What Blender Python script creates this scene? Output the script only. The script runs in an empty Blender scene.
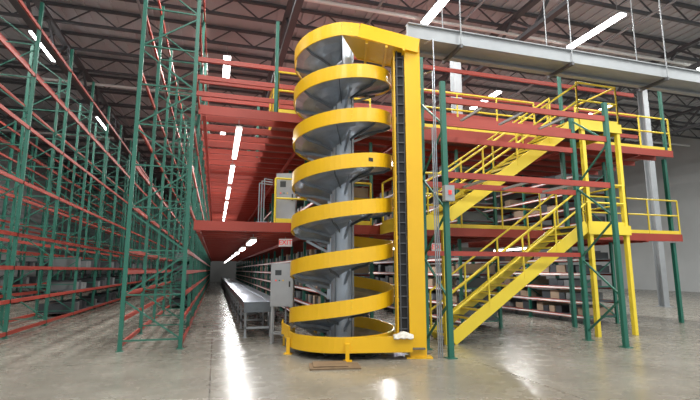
import bpy, math, random
from mathutils import Vector, Matrix
random.seed(4)
sc=bpy.context.scene
try:
    sc.view_settings.view_transform='Standard'
except Exception: pass
PSI=math.radians(16.5); TH=math.radians(8.84)
def W(xc,d,z=0.0):
    return Vector((xc*math.cos(PSI)+d*math.sin(PSI), -xc*math.sin(PSI)+d*math.cos(PSI), z))

# ---------------- materials
def mat(name,col,rough=0.5,metal=0.0,noise=0.0,scale=4.0,emit=0.0,bump=0.0,spec=0.5,col2=None):
    m=bpy.data.materials.new(name); m.use_nodes=True
    nt=m.node_tree; b=nt.nodes['Principled BSDF']
    b.inputs['Base Color'].default_value=(*col,1)
    b.inputs['Roughness'].default_value=rough
    b.inputs['Metallic'].default_value=metal
    b.inputs['Specular IOR Level'].default_value=spec
    if emit>0:
        b.inputs['Emission Color'].default_value=(*col,1)
        b.inputs['Emission Strength'].default_value=emit
    if noise>0 or bump>0:
        tc=nt.nodes.new('ShaderNodeTexCoord'); n=nt.nodes.new('ShaderNodeTexNoise')
        n.inputs['Scale'].default_value=scale; n.inputs['Detail'].default_value=6
        nt.links.new(tc.outputs['Object'],n.inputs['Vector'])
        if noise>0:
            r=nt.nodes.new('ShaderNodeValToRGB')
            c2=col2 or tuple(max(0,c*(1-noise)) for c in col)
            r.color_ramp.elements[0].position=0.3; r.color_ramp.elements[1].position=0.7
            r.color_ramp.elements[0].color=(*c2,1); r.color_ramp.elements[1].color=(*col,1)
            nt.links.new(n.outputs['Fac'],r.inputs['Fac']); nt.links.new(r.outputs['Color'],b.inputs['Base Color'])
        if bump>0:
            bp=nt.nodes.new('ShaderNodeBump'); bp.inputs['Strength'].default_value=bump
            nt.links.new(n.outputs['Fac'],bp.inputs['Height']); nt.links.new(bp.outputs['Normal'],b.inputs['Normal'])
    return m
M={}
M['yellow']=mat('yellow_paint',(0.80,0.46,0.010),0.33,noise=0.06,scale=2)
M['yellow2']=mat('yellow_rail_paint',(0.76,0.58,0.04),0.45)
M['galv']=mat('galvanised_steel',(0.44,0.48,0.53),0.30,0.75,noise=0.3,scale=4)
M['galvd']=mat('galvanised_dark',(0.17,0.19,0.21),0.42,0.6,noise=0.3,scale=5)
M['mast']=mat('mast_steel',(0.50,0.56,0.63),0.38,0.35,noise=0.2,scale=4)
M['green']=mat('green_rack_paint',(0.014,0.12,0.083),0.5)
M['red']=mat('red_beam_paint',(0.36,0.046,0.028),0.5,noise=0.2,scale=1)
M['deck']=mat('deck_underside',(0.26,0.12,0.10),0.8,noise=0.3,scale=3)
M['black']=mat('black_belt',(0.012,0.012,0.014),0.6)
M['dark']=mat('dark_bin',(0.035,0.04,0.045),0.6)
M['bin']=mat('grey_bin',(0.14,0.15,0.15),0.6)
M['carton']=mat('carton',(0.30,0.22,0.15),0.8)
M['white']=mat('label_white',(0.75,0.75,0.72),0.5)
M['grey']=mat('grey_paint',(0.30,0.32,0.335),0.5,noise=0.1)
M['greyd']=mat('truss_steel',(0.085,0.09,0.098),0.6)
M['steel']=mat('stainless_cabinet',(0.36,0.36,0.36),0.35,0.6,noise=0.15,scale=3)
M['lamp']=mat('lamp_tube',(1.0,0.99,0.96),0.5,emit=14)
M['lamp2']=mat('strip_tube',(1.0,0.98,0.95),0.5,emit=9)
M['tread']=mat('stair_tread',(0.05,0.05,0.05),0.7)
M['board']=mat('cardboard',(0.20,0.13,0.07),0.85,noise=0.35,scale=6)
M['cloth']=mat('cloth_white',(0.6,0.57,0.5),0.9)
M['roof']=mat('roof_deck_white',(0.50,0.52,0.54),0.7,noise=0.08,scale=0.5)
M['wall']=mat('wall_paint',(0.50,0.52,0.52),0.8,noise=0.1,scale=0.6)
M['signr']=mat('sign_red',(0.75,0.03,0.02),0.5,emit=0.6)
M['signw']=mat('sign_white',(0.8,0.8,0.78),0.5,emit=0.2)
# floor
fm=bpy.data.materials.new('polished_concrete'); fm.use_nodes=True
nt=fm.node_tree; b=nt.nodes['Principled BSDF']
tc=nt.nodes.new('ShaderNodeTexCoord')
n1=nt.nodes.new('ShaderNodeTexNoise'); n1.inputs['Scale'].default_value=0.6; n1.inputs['Detail'].default_value=10; n1.inputs['Roughness'].default_value=0.65
r=nt.nodes.new('ShaderNodeValToRGB'); r.color_ramp.elements[0].position=0.30; r.color_ramp.elements[1].position=0.70
r.color_ramp.elements[0].color=(0.155,0.142,0.118,1); r.color_ramp.elements[1].color=(0.26,0.243,0.205,1)
n2=nt.nodes.new('ShaderNodeTexNoise'); n2.inputs['Scale'].default_value=3; n2.inputs['Detail'].default_value=8
mr=nt.nodes.new('ShaderNodeMapRange'); mr.inputs['To Min'].default_value=0.12; mr.inputs['To Max'].default_value=0.40
bk=nt.nodes.new('ShaderNodeTexBrick'); bk.inputs['Scale'].default_value=1.0; bk.offset=0.0
bk.inputs['Brick Width'].default_value=4.5; bk.inputs['Row Height'].default_value=4.5; bk.inputs['Mortar Size'].default_value=0.012
bk.inputs['Color1'].default_value=(1,1,1,1); bk.inputs['Color2'].default_value=(1,1,1,1); bk.inputs['Mortar'].default_value=(0.45,0.45,0.45,1)
mx=nt.nodes.new('ShaderNodeMixRGB'); mx.blend_type='MULTIPLY'; mx.inputs['Fac'].default_value=0.8
for nn in (n1,n2,bk): nt.links.new(tc.outputs['Object'],nn.inputs['Vector'])
nt.links.new(n1.outputs['Fac'],r.inputs['Fac']); nt.links.new(r.outputs['Color'],mx.inputs['Color1']); nt.links.new(bk.outputs['Color'],mx.inputs['Color2'])
nt.links.new(mx.outputs['Color'],b.inputs['Base Color'])
nt.links.new(n2.outputs['Fac'],mr.inputs['Value']); nt.links.new(mr.outputs['Result'],b.inputs['Roughness'])
M['floor']=fm

# ---------------- mesh builder
class Bd:
    def __init__(s): s.v=[];s.f=[];s.m=[];s.names=[];s.sm=[]
    def mi(s,n):
        if n not in s.names: s.names.append(n)
        return s.names.index(n)
    def add(s,vs,fs,m,smooth=False):
        o=len(s.v); s.v+= [tuple(v) for v in vs]; k=s.mi(m)
        for f in fs: s.f.append(tuple(i+o for i in f)); s.m.append(k); s.sm.append(smooth)
    def box(s,x0,x1,y0,y1,z0,z1,m):
        vs=[(x,y,z) for z in (z0,z1) for (x,y) in ((x0,y0),(x1,y0),(x1,y1),(x0,y1))]
        s.add(vs,[(3,2,1,0),(4,5,6,7),(0,1,5,4),(1,2,6,5),(2,3,7,6),(3,0,4,7)],m)
    def beam(s,p,q,w,h,m):
        p=Vector(p);q=Vector(q);d=(q-p)
        if d.length<1e-5: return
        d.normalize(); up=Vector((0,0,1))
        if abs(d.z)>0.98: up=Vector((0,1,0))
        a=d.cross(up).normalized()*w/2; c=a.cross(d).normalized()*h/2
        vs=[p-a-c,p+a-c,p+a+c,p-a+c,q-a-c,q+a-c,q+a+c,q-a+c]
        s.add(vs,[(3,2,1,0),(4,5,6,7),(0,1,5,4),(1,2,6,5),(2,3,7,6),(3,0,4,7)],m)
    def cyl(s,p,q,r,m,n=8,r2=None):
        p=Vector(p);q=Vector(q);d=(q-p).normalized(); up=Vector((0,0,1))
        if abs(d.z)>0.98: up=Vector((0,1,0))
        a=d.cross(up).normalized(); c=a.cross(d).normalized(); r2=r if r2 is None else r2
        vs=[];
        for k in range(n):
            t=2*math.pi*k/n; e=a*math.cos(t)+c*math.sin(t); vs+= [p+e*r,q+e*r2]
        fs=[(2*k,2*((k+1)%n),2*((k+1)%n)+1,2*k+1) for k in range(n)]
        s.add(vs,fs,m,True)
        s.add([vs[2*k] for k in range(n)],[tuple(range(n))],m); s.add([vs[2*k+1] for k in range(n)],[tuple(range(n-1,-1,-1))],m)
    def tube(s,pts,r,m,n=6):
        for i in range(len(pts)-1): s.cyl(pts[i],pts[i+1],r,m,n)
    def obj(s,name,parent=None):
        me=bpy.data.meshes.new(name); me.from_pydata(s.v,[],s.f)
        for k in s.names: me.materials.append(M[k])
        me.polygons.foreach_set('material_index',s.m); me.polygons.foreach_set('use_smooth',s.sm); me.update()
        o=bpy.data.objects.new(name,me); sc.collection.objects.link(o)
        if parent: o.parent=parent
        return o
def empty(name,loc=(0,0,0),rz=0):
    e=bpy.data.objects.new(name,None); e.location=loc; e.rotation_euler=(0,0,rz); sc.collection.objects.link(e); return e

# ---------------- room shell
X0,X1,Y0,Y1,ZR=-16,34,-8,66,12.0
B=Bd(); B.box(X0,X1,Y0,Y1,-0.2,0,'floor'); B.obj('floor')
B=Bd(); B.box(X0,X1,Y0,Y1,ZR,ZR+0.15,'roof')
x=X0
while x<X1:
    B.box(x,x+0.12,Y0,Y1,ZR-0.06,ZR,'roof'); x+=0.5
B.obj('ceiling')
B=Bd(); B.box(X0,X1,Y1,Y1+0.2,0,ZR,'wall'); B.obj('wall_back')
B=Bd(); B.box(X0-0.2,X0,Y0,Y1,0,ZR,'wall'); B.obj('wall_left')
B=Bd(); B.box(X1,X1+0.2,Y0,Y1,0,ZR,'wall'); B.obj('wall_right')
# roof trusses
B=Bd()
XA,XB=X0+0.1,X1-0.1
y=5.0
while y<62:
    B.box(XA,XB,y-0.07,y+0.07,ZR-0.18,ZR-0.08,'greyd'); B.box(XA,XB,y-0.06,y+0.06,ZR-0.87,ZR-0.77,'greyd')
    x=XA; k=0
    while x<XB-0.9:
        za,zb=(ZR-0.8,ZR-0.12) if k%2 else (ZR-0.12,ZR-0.8)
        B.beam((x,y,za),(x+0.9,y,zb),0.045,0.045,'greyd'); x+=0.9;k+=1
    y+=2.3
for gx in (-6.5,2.2,10.5,19,27):
    B.box(gx-0.12,gx+0.12,Y0,Y1-0.1,ZR-0.99,ZR-0.86,'greyd'); B.box(gx-0.12,gx+0.12,Y0,Y1-0.1,ZR-2.0,ZR-1.85,'greyd')
    y=Y0;k=0
    while y<Y1-1.4:
        za,zb=(ZR-1.9,ZR-0.9) if k%2 else (ZR-0.9,ZR-1.9)
        B.beam((gx,y,za),(gx,y+1.2,zb),0.09,0.09,'greyd'); y+=1.2;k+=1
B.obj('roof_truss_framework')
B=Bd()
for px in (-3,5.2,8.6,15):
    B.cyl((px,Y0+0.5,ZR-1.1),(px,Y1-0.5,ZR-1.1),0.05,'grey',8)
for py in (14,24,34): B.cyl((X0+0.5,py,ZR-1.25),(X1-0.5,py,ZR-1.25),0.07,'white',8)
B.obj('sprinkler_piping')
# building columns
for (cx,cy) in ((8.35,14.2),(8.35,28),(19,15.5),(19,31),(-6.5,9.0)):
    B=Bd(); B.box(cx-0.15,cx+0.15,cy-0.15,cy-0.12,0,ZR-2,'grey');B.box(cx-0.15,cx+0.15,cy+0.12,cy+0.15,0,ZR-2,'grey');B.box(cx-0.02,cx+0.02,cy-0.12,cy+0.12,0,ZR-2,'grey')
    B.box(cx-0.25,cx+0.25,cy-0.25,cy+0.25,0,0.03,'grey'); B.obj('steel_column')

# ---------------- lamps
def highbay(x,y,z=10.55,L=2.6,power=400,light=True):
    B=Bd(); B.box(x-0.16,x+0.16,y-L/2,y+L/2,z,z+0.05,'grey'); B.box(x-0.14,x+0.14,y-L/2+0.03,y+L/2-0.03,z-0.06,z,'lamp')
    for s in (-1,1): B.cyl((x,y+s*L*0.4,z+0.05),(x,y+s*L*0.4,ZR-0.88),0.012,'grey',5)
    o=B.obj('high_bay_light')
    if light:
        l=bpy.data.lights.new('lamp_glow','AREA'); l.shape='RECTANGLE'; l.size=0.3; l.size_y=L; l.energy=power; l.color=(1,0.99,0.96)
        lo=bpy.data.objects.new('lamp_glow',l); lo.location=(x,y,z-0.09); lo.parent=o; sc.collection.objects.link(lo)
for hx in (-7,0.1,6.95,13.4,20.5):
    for hy in (-1.5,5.5,12.6,19.9,30,42):
        big=not(hx in(-7,20.5) and hy>25)
        highbay(hx,hy,light=big,power=470 if hy<25 else 620)
def strip(x,y,z,L=2.4,power=45,hang=None):
    B=Bd(); B.box(x-0.07,x+0.07,y-L/2,y+L/2,z,z+0.06,'white'); B.box(x-0.06,x+0.06,y-L/2+0.02,y+L/2-0.02,z-0.05,z,'lamp2')
    for s in (-1,1): B.cyl((x,y+s*L*0.4,z+0.06),(x,y+s*L*0.4,hang),0.01,'grey',5)
    o=B.obj('strip_light')
    if power:
        l=bpy.data.lights.new('lamp_glow','AREA'); l.shape='RECTANGLE'; l.size=0.1; l.size_y=L; l.energy=power
        lo=bpy.data.objects.new('lamp_glow',l); lo.location=(x,y,z-0.07); lo.parent=o; sc.collection.objects.link(lo)
LV1,LV2=2.7,5.4
for k in range(9): strip(0.4,12.0+4.0*k,LV2-0.5,L=2.9,power=85 if k<5 else 0,hang=LV2-0.2)
for k in range(9): strip(0.9,12.5+4.2*k,LV1-0.35,L=1.9,power=50 if k<5 else 0,hang=LV1-0.2)
for zz,pw in ((LV1,80),(LV2,80)):
    for (xx,yy) in ((5.3,13),(9.2,13),(5.3,19),(9.2,19)): strip(xx,yy,zz-0.42,power=pw,hang=zz-0.27)  # added strip lamps, put in to brighten the dark space under the right-hand decks

# ---------------- spiral
SP=W(-0.165,9.4)
sp=empty('spiral_chute_conveyor',SP,-PSI)
R=1.06; P=0.91
def zc(t):
    if t>=0: return 0.905+P*t
    if t<=-1: return 0.27
    s=t+1; return 0.27+1.025*s*s-0.39*s**3
def ang(t): return -math.pi/2+2*math.pi*t
def ribbon(B,t0,t1,m,h=0.28,th=0.025,R=R):
    n=int(abs(t1-t0)*64); vs=[];fs=[]
    for i in range(n+1):
        t=t0+(t1-t0)*i/n; a=ang(t); c,s=math.cos(a),math.sin(a); z=zc(t)
        for (r,zz) in ((R,z-h/2),(R,z+h/2),(R-th,z+h/2),(R-th,z-h/2)): vs.append((r*c,r*s,zz))
        if i:
            o=4*(i-1)
            for j in range(4): fs.append((o+j,o+4+j,o+4+(j+1)%4,o+(j+1)%4))
    fs.append((0,1,2,3)); fs.append((4*n+3,4*n+2,4*n+1,4*n))
    B.add(vs,fs,m,False)
B=Bd()
ribbon(B,-1.3,6.0,'yellow')
def plate(B,p,q,h,th,m): B.beam(p,q,th,h,m)
zt=zc(6); ze=zt-0.26
plate(B,(0,-R+0.012,zt),(0.35,-R+0.04,zt-0.02),0.28,0.025,'yellow')
plate(B,(0.35,-R+0.04,zt-0.02),(1.56,-0.83,ze),0.30,0.025,'yellow')
plate(B,(0.35,-0.02,zt),(1.56,0.02,ze),0.30,0.025,'yellow')
plate(B,(0,-R+0.012,0.27),(1.3,-0.92,0.27),0.28,0.025,'yellow')
plate(B,(0.98,-0.35,0.27),(1.55,-0.3,0.27),0.28,0.025,'yellow')
plate(B,(1.56,-0.3,0.27),(1.56,-0.7,0.27),0.28,0.025,'yellow')
B.obj('guard_band',sp)
B=Bd()
a=ang(3.09); z=zc(3.09); c,s=math.cos(a),math.sin(a)
u=Vector((-s,c,0)); cc=Vector((c*(R+0.004),s*(R+0.004),z)); B.beam(cc-u*0.05,cc+u*0.05,0.006,0.07,'black')
for t in [x/3.0-1 for x in range(0,22)]:
    a=ang(t+0.03); z=zc(t+0.03); c,s=math.cos(a),math.sin(a)
    for dz in (-0.1,0,0.1):
        B.cyl((c*R,s*R,z+dz),(c*(R+0.008),s*(R+0.008),z+dz),0.011,'yellow2',6)
B.obj('label_and_bolts',sp)
B=Bd()
n=int(7.3*16)
prev=None
for i in range(n+1):
    t=-1.3+7.3*i/n; a=ang(t); c,s=math.cos(a),math.sin(a); z=zc(t)
    prof=((R-0.03,z-0.10),(0.88,z-0.17),(0.62,z-0.20),(0.26,z-0.16 if t<-0.6 else z-0.28))
    prof=[(r,max(zz,0.06)) for r,zz in prof]
    ring=[(r*c,r*s,zz) for r,zz in prof]+[(r*c,r*s,zz-0.012) for r,zz in prof[::-1]]
    if prev:
        B.add(prev+ring,[(j,j+8,(j+1)%8+8,(j+1)%8) for j in range(8)],'galv')
    prev=ring
    if i%2==0:
        top=[(r,zz) for r,zz in prof]; low=[(r,max(0.02,zz-0.065)) for r,zz in prof]
        e=Vector((-s,c,0))*0.008
        for j in range(3):
            q=[Vector((top[j][0]*c,top[j][0]*s,top[j][1]-0.005)),Vector((top[j+1][0]*c,top[j+1][0]*s,top[j+1][1]-0.005)),Vector((low[j+1][0]*c,low[j+1][0]*s,low[j+1][1])),Vector((low[j][0]*c,low[j][0]*s,low[j][1]))]
            B.add([v+e for v in q]+[v-e for v in q],[(0,1,2,3),(7,6,5,4),(0,4,5,1),(1,5,6,2),(2,6,7,3),(3,7,4,0)],'galvd')
B.obj('chute_bed',sp)
B=Bd()
for i in range(22):
    t=-0.3+i/3.0
    if t>6: break
    a=ang(t); c,s=math.cos(a),math.sin(a); z=zc(t)
    B.beam((0.24*c,0.24*s,z-0.52),(0.8*c,0.8*s,z-0.24),0.04,0.05,'galv')
    B.beam((0.26*c,0.26*s,z-0.54),(0.26*c,0.26*s,z-0.26),0.12,0.03,'galv')
B.obj('support_arms',sp)
B=Bd()
B.cyl((0,0,0),(0,0,6.75),0.235,'mast',24)
for k in range(8):
    a=k*math.pi/4+0.2; B.beam((0.235*math.cos(a),0.235*math.sin(a),0.03),(0.235*math.cos(a),0.235*math.sin(a),6.72),0.03,0.03,'galvd' if k%2 else 'mast')
for z in (0.02,1.8,3.6,5.4,6.73): B.cyl((0,0,z-0.02),(0,0,z+0.02),0.29,'galvd',24)
B.obj('centre_mast',sp)
B=Bd()
for (lx,ly) in ((-1.03,-0.36),(0.12,-1.08),(-0.6,0.9),(0.9,0.6)):
    B.box(lx-0.035,lx+0.035,ly-0.035,ly+0.035,0.0,0.3,'yellow'); B.box(lx-0.08,lx+0.08,ly-0.08,ly+0.08,0,0.015,'yellow')
B.obj('legs',sp)
B=Bd()
B.add([(0,-R+0.03,zt-0.10),(1.54,-0.83,ze-0.12),(1.54,0.02,ze-0.12),(0.3,-0.02,zt-0.10),(0,-R+0.03,zt-0.12),(1.54,-0.83,ze-0.14),(1.54,0.02,ze-0.14),(0.3,-0.02,zt-0.12)],
 [(0,1,2,3),(7,6,5,4),(0,4,5,1),(1,5,6,2),(2,6,7,3),(3,7,4,0)],'yellow')
for xx in (0.5,0.9,1.25):
    zz=zt-0.1+(ze-zt-0.02)*xx/1.5-0.04
    B.beam((xx,-0.93,zz),(xx,0,zz),0.05,0.06,'yellow')
B.box(0.2,1.54,-0.9,-0.33,0.17,0.19,'galvd')
B.beam((-1.07,0.1,0.33),(-1.28,0.5,0.36),0.03,0.26,'yellow'); B.beam((-1.28,0.5,0.36),(-1.3,0.75,0.4),0.03,0.26,'yellow')
B.box(-1.3,-0.95,0.35,0.75,0.24,0.26,'galvd'); B.beam((-1.25,0.6,0),(-1.25,0.6,0.25),0.05,0.05,'yellow')
B.obj('infeed_and_discharge_trough',sp)

# ---------------- vertical lift (part of the spiral machine)
B=Bd()
ZL=6.28
B.box(1.27,1.58,-0.80,-0.76,0.0,ZL,'yellow'); B.box(1.54,1.58,-0.76,-0.30,0.3,ZL,'yellow')
B.box(1.27,1.30,-0.76,-0.70,0,ZL,'yellow')
B.box(1.05,1.085,-0.70,-0.64,0.15,ZL-.1,'yellow')
B.box(1.54,1.58,-0.35,-0.30,0,ZL-.1,'yellow'); B.box(1.05,1.085,-0.35,-0.30,0.2,ZL-.1,'yellow')
B.box(1.20,1.68,-0.86,-0.56,0,0.02,'yellow')
B.obj('lift_frame',sp)
B=Bd()
B.box(1.10,1.26,-0.68,-0.64,0.4,6.05,'black'); B.box(1.10,1.5,-0.40,-0.36,0.4,6.05,'black')
z=0.5
while z<6.0:
    B.box(1.09,1.27,-0.72,-0.68,z,z+0.02,'greyd'); z+=0.2
for z in (1.0,2.2,3.4,4.6,5.8): B.box(1.09,1.53,-0.66,-0.36,z,z+0.06,'yellow')
B.cyl((1.12,-0.72,0.4),(1.12,-0.72,6.05),0.014,'greyd'); B.cyl((1.25,-0.72,0.4),(1.25,-0.72,6.05),0.012,'greyd')
B.obj('lift_belt_and_ladder',sp)
B=Bd()
N=12; vs=[];fs=[]
for i in range(N+1):
    for j in range(N+1):
        u=i/N-0.5; v=j/N-0.5; rr=math.hypot(u,v)
        vs.append((1.13+u*0.36,-0.98+v*0.12,0.425+0.07*math.exp(-9*rr*rr)+0.015*math.sin(i*1.7+j*2.3)-(0.04 if j<2 else 0)))
for i in range(N):
    for j in range(N): a=i*(N+1)+j; fs.append((a,a+N+1,a+N+2,a+1))
B.add(vs,fs,'cloth',True)
o=B.obj('cleaning_rag'); o.location=SP; o.rotation_euler=(0,0,-PSI)
sd=o.modifiers.new('s','SOLIDIFY'); sd.thickness=0.015
B=Bd(); B.box(-0.42,0.42,-0.24,0.24,0,0.025,'board'); B.box(-0.36,0.22,-0.16,0.27,0.025,0.045,'board')
o=B.obj('cardboard_sheet'); o.location=W(-0.26,7.86); o.rotation_euler=(0,0,-PSI+0.12)

# ---------------- racks
def rack(name,x0,x1,y0,y1,bay,H,levels,z0=0,binmats=('dark','bin','dark','carton'),strip_m='white',diag=True,fill=1.0,pan='galvd',first=0):
    B=Bd(); C=Bd()
    nb=int(round((y1-y0)/bay)); bay=(y1-y0)/nb
    for i in range(nb+1):
        y=y0+i*bay
        for xx in (x0,x1): B.box(xx-0.04,xx+0.04,y-0.035,y+0.035,z0,z0+H,'green'); B.box(xx-0.07,xx+0.07,y-0.06,y+0.06,z0,z0+0.012,'green')
        if diag:
            z=z0+0.2;k=0
            while z+0.9<z0+H:
                a,b_=(x0,x1) if k%2 else (x1,x0)
                B.beam((a,y,z),(b_,y,z+0.8),0.03,0.03,'green'); B.beam((x0,y,z),(x1,y,z),0.03,0.03,'green'); z+=0.9;k+=1
    for (lz,content) in levels:
        for xx in (x0-0.02,x1+0.02): B.box(xx-0.02,xx+0.02,y0,y1,z0+lz-0.09,z0+lz,'red')
        if content:
            B.box(x0+0.03,x1-0.03,y0+first*bay,y1,z0+lz-0.03,z0+lz-0.01,pan)
            B.box(x0-0.046,x0-0.041,y0,y1,z0+lz-0.07,z0+lz-0.025,strip_m)
            for i in range(first,nb):
                y=y0+i*bay+0.08; e=y0+(i+1)*bay-0.08
                while y<e-0.2:
                    w=random.choice((0.28,0.34,0.42)); w=min(w,e-y)
                    h=content*random.uniform(0.55,0.95)
                    if random.random()<fill: C.box(x0+0.03+random.uniform(0,.1),x1-0.05,y,y+w-0.03,z0+lz,z0+lz+h,random.choice(binmats))
                    y+=w
    o=B.obj(name)
    if C.v: C.obj('storage_bins',o)
lv=[(0.25,0.3),(0.68,0.3),(1.1,0.3),(1.52,0.3),(1.95,0.3)]
lu=[(0.3,.3),(0.8,.3),(1.3,.3),(1.8,.3)]
for (xa,xb,ye) in ((2.6,3.9,60),(6.5,7.7,50),(10.6,11.8,50)):
    rack('carton_flow_rack',xa,xb,11.2,ye,2.44,2.45,lv,fill=0.85)
    rack('carton_flow_rack',xa,xb,11.2,ye,2.44,2.3,lu,z0=LV1+0.02,fill=0.6)
lvl=[(0.15,0.3),(0.65,0.3),(1.15,0.3),(1.6,0.3),(2.05,0.3),(3.0,0),(3.9,0),(4.8,0),(6.0,0),(7.4,0),(8.8,0)]
rack('pallet_rack',-1.75,-0.62,10.2,60,2.6,9.0,lvl,binmats=('dark','dark','bin'),fill=0.8,pan='greyd',first=4)
lvp=[(0.15,0.4),(0.9,0.4),(1.7,0.4),(2.5,0),(3.8,0),(5.2,0),(6.6,0),(7.9,0)]
rack('pallet_rack',-5.8,-4.7,10.2,58,2.7,8.6,lvp,binmats=('dark','bin','dark'),fill=0.6,pan='greyd',first=3)
rack('pallet_rack',-10.2,-9.1,10.2,58,2.7,8.6,lvp,binmats=('dark','bin','dark'),fill=0.6,pan='greyd',first=3)

# ---------------- mezzanine decks
def deck(x0,x1,y0,y1,z,xs=None):
    B=Bd(); xs=x0 if xs is None else xs
    B.box(xs,x1,y0,y1,z-0.03,z,'deck')
    B.box(x0,x1,y0-0.03,y0,z-0.22,z,'red')
    y=y0+0.6
    while y<y1: B.box(x0,x1,y-0.035,y+0.035,z-0.18,z-0.03,'red'); y+=0.8
    x=x0+0.1
    while x<x1: B.box(x-0.04,x+0.04,y0,y1,z-0.26,z-0.18,'red'); x+=2.6
    return B
B=deck(-0.5,14,10.6,50,LV1)
for xx in (5.2,9.8,13.8):
    for yy in (10.75,15.9,21,26,31): B.box(xx-0.05,xx+0.05,yy-0.05,yy+0.05,0,LV1-0.26,'green')
B.obj('mezzanine_lower_deck')
B=deck(-0.5,14,10.6,50,LV2,xs=1.3)
for xx in (2.45,5.2,9.8,13.8):
    for yy in (10.75,15.9,21,26,31): B.box(xx-0.05,xx+0.05,yy-0.05,yy+0.05,LV1,LV2-0.26,'green')
y=10.65
k=0
while y<50:
    for z in ((5.75,6.15,6.6) if k%2==0 else (5.75,6.6)): B.box(-0.6,2.6,y-0.03,y+0.03,z-0.11,z,'red')
    y+=1.3;k+=1
for xx in (1.25,2.6,5.2,9.8,13.8):
    for yy in (10.65,15.9,21,26): B.box(xx-0.04,xx+0.04,yy-0.04,yy+0.04,LV2,LV2+2.4,'green')
for zz in (6.2,6.95,7.7):
    for yy in (11.6,13.3,15.9,18.4,21,23.5): B.box(2.6,13.8,yy-0.03,yy+0.03,zz-0.12,zz,'red')
B.obj('mezzanine_upper_deck')

def rail(B,pts,h=1.07,post=1.1,m='yellow2',kick=True):
    for i in range(len(pts)-1):
        p=Vector(pts[i]);q=Vector(pts[i+1]); L=(q-p).length; n=max(1,round(L/post))
        for k in range(n+1):
            c=p.lerp(q,k/n); B.cyl(c,c+Vector((0,0,h)),0.026,m,6)
        for hh in (h,h*0.55): B.cyl(p+Vector((0,0,hh)),q+Vector((0,0,hh)),0.026,m,6)
        if kick: B.beam(p+Vector((0,0,0.06)),q+Vector((0,0,0.06)),0.01,0.1,m)
B=Bd()
rail(B,[(1.3,10.64,LV2),(3.7,10.64,LV2)]); rail(B,[(1.3,10.64,LV2),(1.3,12.4,LV2)])
rail(B,[(5.0,10.64,LV2),(8.8,10.64,LV2)]); rail(B,[(10.3,10.64,LV2),(14,10.64,LV2)])
rail(B,[(1.3,10.64,LV1),(3.7,10.64,LV1)]); rail(B,[(5.0,10.64,LV1),(8.8,10.64,LV1)]); rail(B,[(10.3,10.64,LV1),(14,10.64,LV1)])
B.obj('mezzanine_guard_rail')

# ---------------- stairs
def stair(x0,y0,z0,rise=2.7,run=3.86,w=1.0,sgn=1,land=True):
    B=Bd(); n=15
    for yy in (y0,y0+w):
        B.beam((x0,yy,z0+0.10),(x0+sgn*run,yy,z0+rise+0.0),0.03,0.28,'yellow2')
        p0=Vector((x0,yy,z0+0.1)); d=Vector((sgn*run,0,rise-0.1))
        rail(B,[p0,p0+d],h=1.0,post=1.05,kick=False)
    for k in range(n):
        x=x0+sgn*run*k/n; z=z0+rise*(k+1)/n
        xa,xb=sorted((x,x+sgn*0.27))
        B.box(xa,xb,y0+0.02,y0+w-0.02,z-0.04,z-0.005,'tread'); B.box(x-0.012,x+0.012,y0+0.02,y0+w-0.02,z-0.045,z,'yellow2')
    if land:
        xl=x0+run; zt=z0+rise
        B.box(xl,xl+1.3,y0-0.02,10.56,zt-0.05,zt,'tread')
        B.box(xl,xl+1.3,y0-0.05,y0-0.02,zt-0.22,zt+0.02,'yellow2'); B.box(xl+1.3,xl+1.34,y0-0.05,10.56,zt-0.22,zt+0.02,'yellow2')
        rail(B,[(xl,y0,zt),(xl+1.3,y0,zt),(xl+1.3,10.5,zt)])
        for xx in (xl+0.1,xl+1.25):
            B.box(xx-0.05,xx+0.05,y0-0.02,y0+0.08,z0,zt-0.05,'yellow2')
    B.obj('staircase')
stair(5.0,9.06,0); stair(5.0,9.06,LV1)
B=Bd()
B.box(3.95,4.97,9.04,10.56,LV1-0.05,LV1,'tread'); B.box(3.95,4.97,9.0,9.04,LV1-0.22,LV1+0.02,'yellow2'); B.box(3.91,3.95,9.0,10.56,LV1-0.22,LV1+0.02,'yellow2')
rail(B,[(4.93,9.06,LV1),(3.97,9.06,LV1),(3.97,10.5,LV1)])
for xx in (4.0,4.9): B.box(xx-0.05,xx+0.05,9.06,9.16,0,LV1-0.05,'yellow2')
B.obj('stair_landing')

# ---------------- front green frames with red beams
B=Bd()
F=[(4.22,7.72),(4.22,8.72),(8.3,7.72),(8.3,8.72)]
for (fx,fy) in F:
    B.box(fx-0.05,fx+0.05,fy-0.04,fy+0.04,0,5.35,'green'); B.box(fx-0.09,fx+0.09,fy-0.09,fy+0.09,0,0.015,'green')
for fx in (4.22,8.3):
    z=0.2;k=0
    while z<5:
        B.beam((fx,7.72 if k%2 else 8.72,z),(fx,8.72 if k%2 else 7.72,z+0.8),0.035,0.035,'green'); z+=0.85;k+=1
for z in (4.98,4.5,3.45):
    for yy in (7.72,8.72): B.box(4.26,8.26,yy-0.025,yy+0.025,z-0.07,z+0.05,'red')
B.box(4.26,8.26,8.70,8.75,1.9,2.0,'red')
for z in (4.98,3.45):
    for xx in (5.2,6.2,7.3): B.box(xx-0.02,xx+0.02,7.74,8.7,z-0.06,z-0.01,'grey')
B.obj('rack_frame_bay')
B=Bd()
B.box(-0.1,0.1,-0.06,0.06,0,0.3,'grey'); B.box(-0.03,0.03,-0.075,-0.06,0.12,0.2,'signr')
o=B.obj('electrical_disconnect_box'); o.location=(4.22,7.61,2.9)
B=Bd()
for i,(dx,top) in enumerate(((-0.12,6.3),(-0.16,5.6),(-0.20,4.4))):
    B.tube([(4.22+dx,7.82,0.0),(4.22+dx,7.82,top),(4.22+dx,8.2,top+0.1)],0.014,'galv')
B.obj('electrical_conduit')

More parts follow.
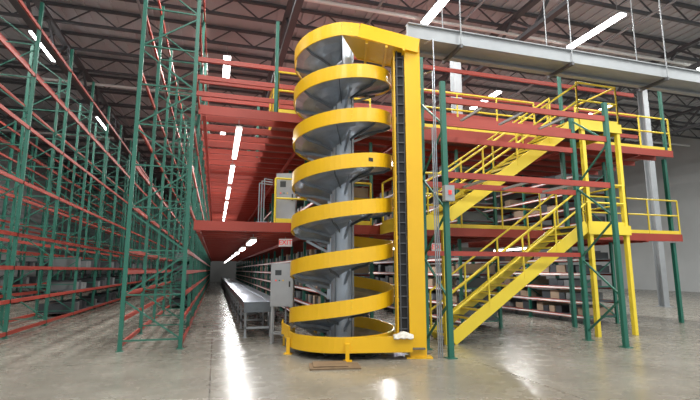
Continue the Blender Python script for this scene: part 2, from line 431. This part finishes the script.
# overhead girders
B=Bd()
for (ya,yb,za,zb) in ((8.3,8.36,6.55,6.85),(8.9,8.96,6.55,6.85)):
    B.box(3.75,14,ya,yb,za,zb,'grey'); B.box(3.75,14,ya-0.05,yb+0.05,za-0.02,za,'grey'); B.box(3.75,14,ya-0.05,yb+0.05,zb,zb+0.02,'grey')
B.box(3.75,14,8.36,8.9,6.62,6.66,'grey')
for x in (5,8,11,13.8):
    B.box(x-0.03,x+0.03,8.2,9.05,6.45,6.53,'greyd')
    for yy in (8.22,9.03): B.cyl((x,yy,6.5),(x,yy,ZR-0.9),0.015,'grey',5)
B.obj('overhead_trolley_conveyor')

# ---------------- ground conveyor
B=Bd()
xa,xb=0.72,1.38
B.box(xa,xa+0.04,11.3,58,0.66,0.82,'galv'); B.box(xb-0.04,xb,11.3,58,0.66,0.82,'galv')
B.box(xa+0.04,xb-0.04,11.3,58,0.66,0.68,'galvd')
y=11.38
while y<40: B.cyl((xa+0.04,y,0.77),(xb-0.04,y,0.77),0.028,'galv',8); y+=0.085
B.box(xa+0.04,xb-0.04,40,58,0.76,0.79,'galv')
y=11.4
while y<58:
    for xx in (xa+0.03,xb-0.03): B.box(xx-0.025,xx+0.025,y-0.02,y+0.02,0,0.66,'grey')
    B.box(xa,xb,y-0.02,y+0.02,0.2,0.25,'grey'); B.box(xa-0.02,xa+0.08,y-0.05,y+0.05,0,0.01,'grey'); y+=1.8
B.box(xa-0.02,xb+0.02,11.22,11.3,0.6,0.84,'galvd')
B.box(1.5,2.1,13.5,58,0.55,0.6,'galv')
y=13.6
while y<58:
    for xx in (1.55,2.05): B.box(xx-0.02,xx+0.02,y-0.02,y+0.02,0,0.55,'grey')
    y+=2.4
B.obj('roller_conveyor')

# ---------------- cabinets
def cabinet(name,loc,w,d,h,legs,rz=-PSI):
    B=Bd()
    B.box(-w/2,w/2,-d/2,d/2,legs,legs+h,'steel')
    B.box(-w/2+0.02,w/2-0.02,-d/2-0.015,-d/2,legs+0.02,legs+h-0.02,'steel')
    B.box(w/2-0.09,w/2-0.06,-d/2-0.04,-d/2-0.015,legs+h*0.45,legs+h*0.58,'black')
    B.box(-w/2+0.1,-w/2+0.24,-d/2-0.02,-d/2-0.014,legs+h*0.72,legs+h*0.84,'dark')
    for k in range(3): B.cyl((-w/2+0.12+0.08*k,-d/2-0.035,legs+h*0.6),(-w/2+0.12+0.08*k,-d/2-0.015,legs+h*0.6),0.016,('signr','green','yellow')[k],8)
    if legs>0.1:
        for sx in (-1,1):
            for sy in (-1,1): B.box(sx*(w/2-0.04)-0.02,sx*(w/2-0.04)+0.02,sy*(d/2-0.04)-0.02,sy*(d/2-0.04)+0.02,0,legs,'steel')
        B.box(-w/2+.02,w/2-.02,-d/2+.02,d/2-.02,0.2,0.23,'steel')
    o=B.obj(name); o.location=loc; o.rotation_euler=(0,0,rz); return o
cabinet('control_cabinet',W(-1.52,10.35),0.5,0.3,0.95,0.8)
cabinet('control_cabinet',(1.62,11.0,LV1+0.005),0.48,0.3,1.25,0.0)
B=Bd()
for dx in (0,0.06,0.12): B.tube([(0.95+dx,11.0,LV1),(0.95+dx,11.0,LV1+1.0+dx),(1.28,11.12,LV1+1.0+dx)],0.014,'galv')
B.box(0.9,1.15,10.95,11.05,LV1,LV1+0.05,'galv')
B.obj('cable_conduit')

# ---------------- exit signs
def exitsign(loc,rz=0,s=1.0,hang=0.3):
    B=Bd(); B.box(-0.17*s,0.17*s,-0.02,0.02,-0.1*s,0.1*s,'signw'); B.cyl((0,0,0.1*s),(0,0,0.1*s+hang),0.01,'grey',5)
    o=B.obj('exit_sign'); o.location=loc; o.rotation_euler=(0,0,rz)
    cu=bpy.data.curves.new('lettering','FONT'); cu.body='EXIT'; cu.size=0.17*s; cu.align_x='CENTER'; cu.align_y='CENTER'; cu.extrude=0.003
    cu.materials.append(M['signr'])
    t=bpy.data.objects.new('lettering',cu); t.rotation_euler=(math.pi/2,0,0); t.location=(0,-0.025,0); t.parent=o; sc.collection.objects.link(t)
exitsign((1.72,11.7,2.3),-PSI,1.0,0.05); exitsign((5.7,10.9,2.2),-PSI,1.1,0.12)

# ---------------- world and camera
w=bpy.data.worlds.new('w'); sc.world=w; w.use_nodes=True
w.node_tree.nodes['Background'].inputs['Color'].default_value=(0.93,0.97,1,1); w.node_tree.nodes['Background'].inputs['Strength'].default_value=1.1
cam=bpy.data.cameras.new('camera'); co=bpy.data.objects.new('camera',cam); sc.collection.objects.link(co)
co.location=(0,0,1.6); co.rotation_euler=(math.pi/2+TH,0,-PSI)
cam.sensor_width=36; cam.sensor_fit='HORIZONTAL'; cam.lens=450/700*36
sc.camera=co
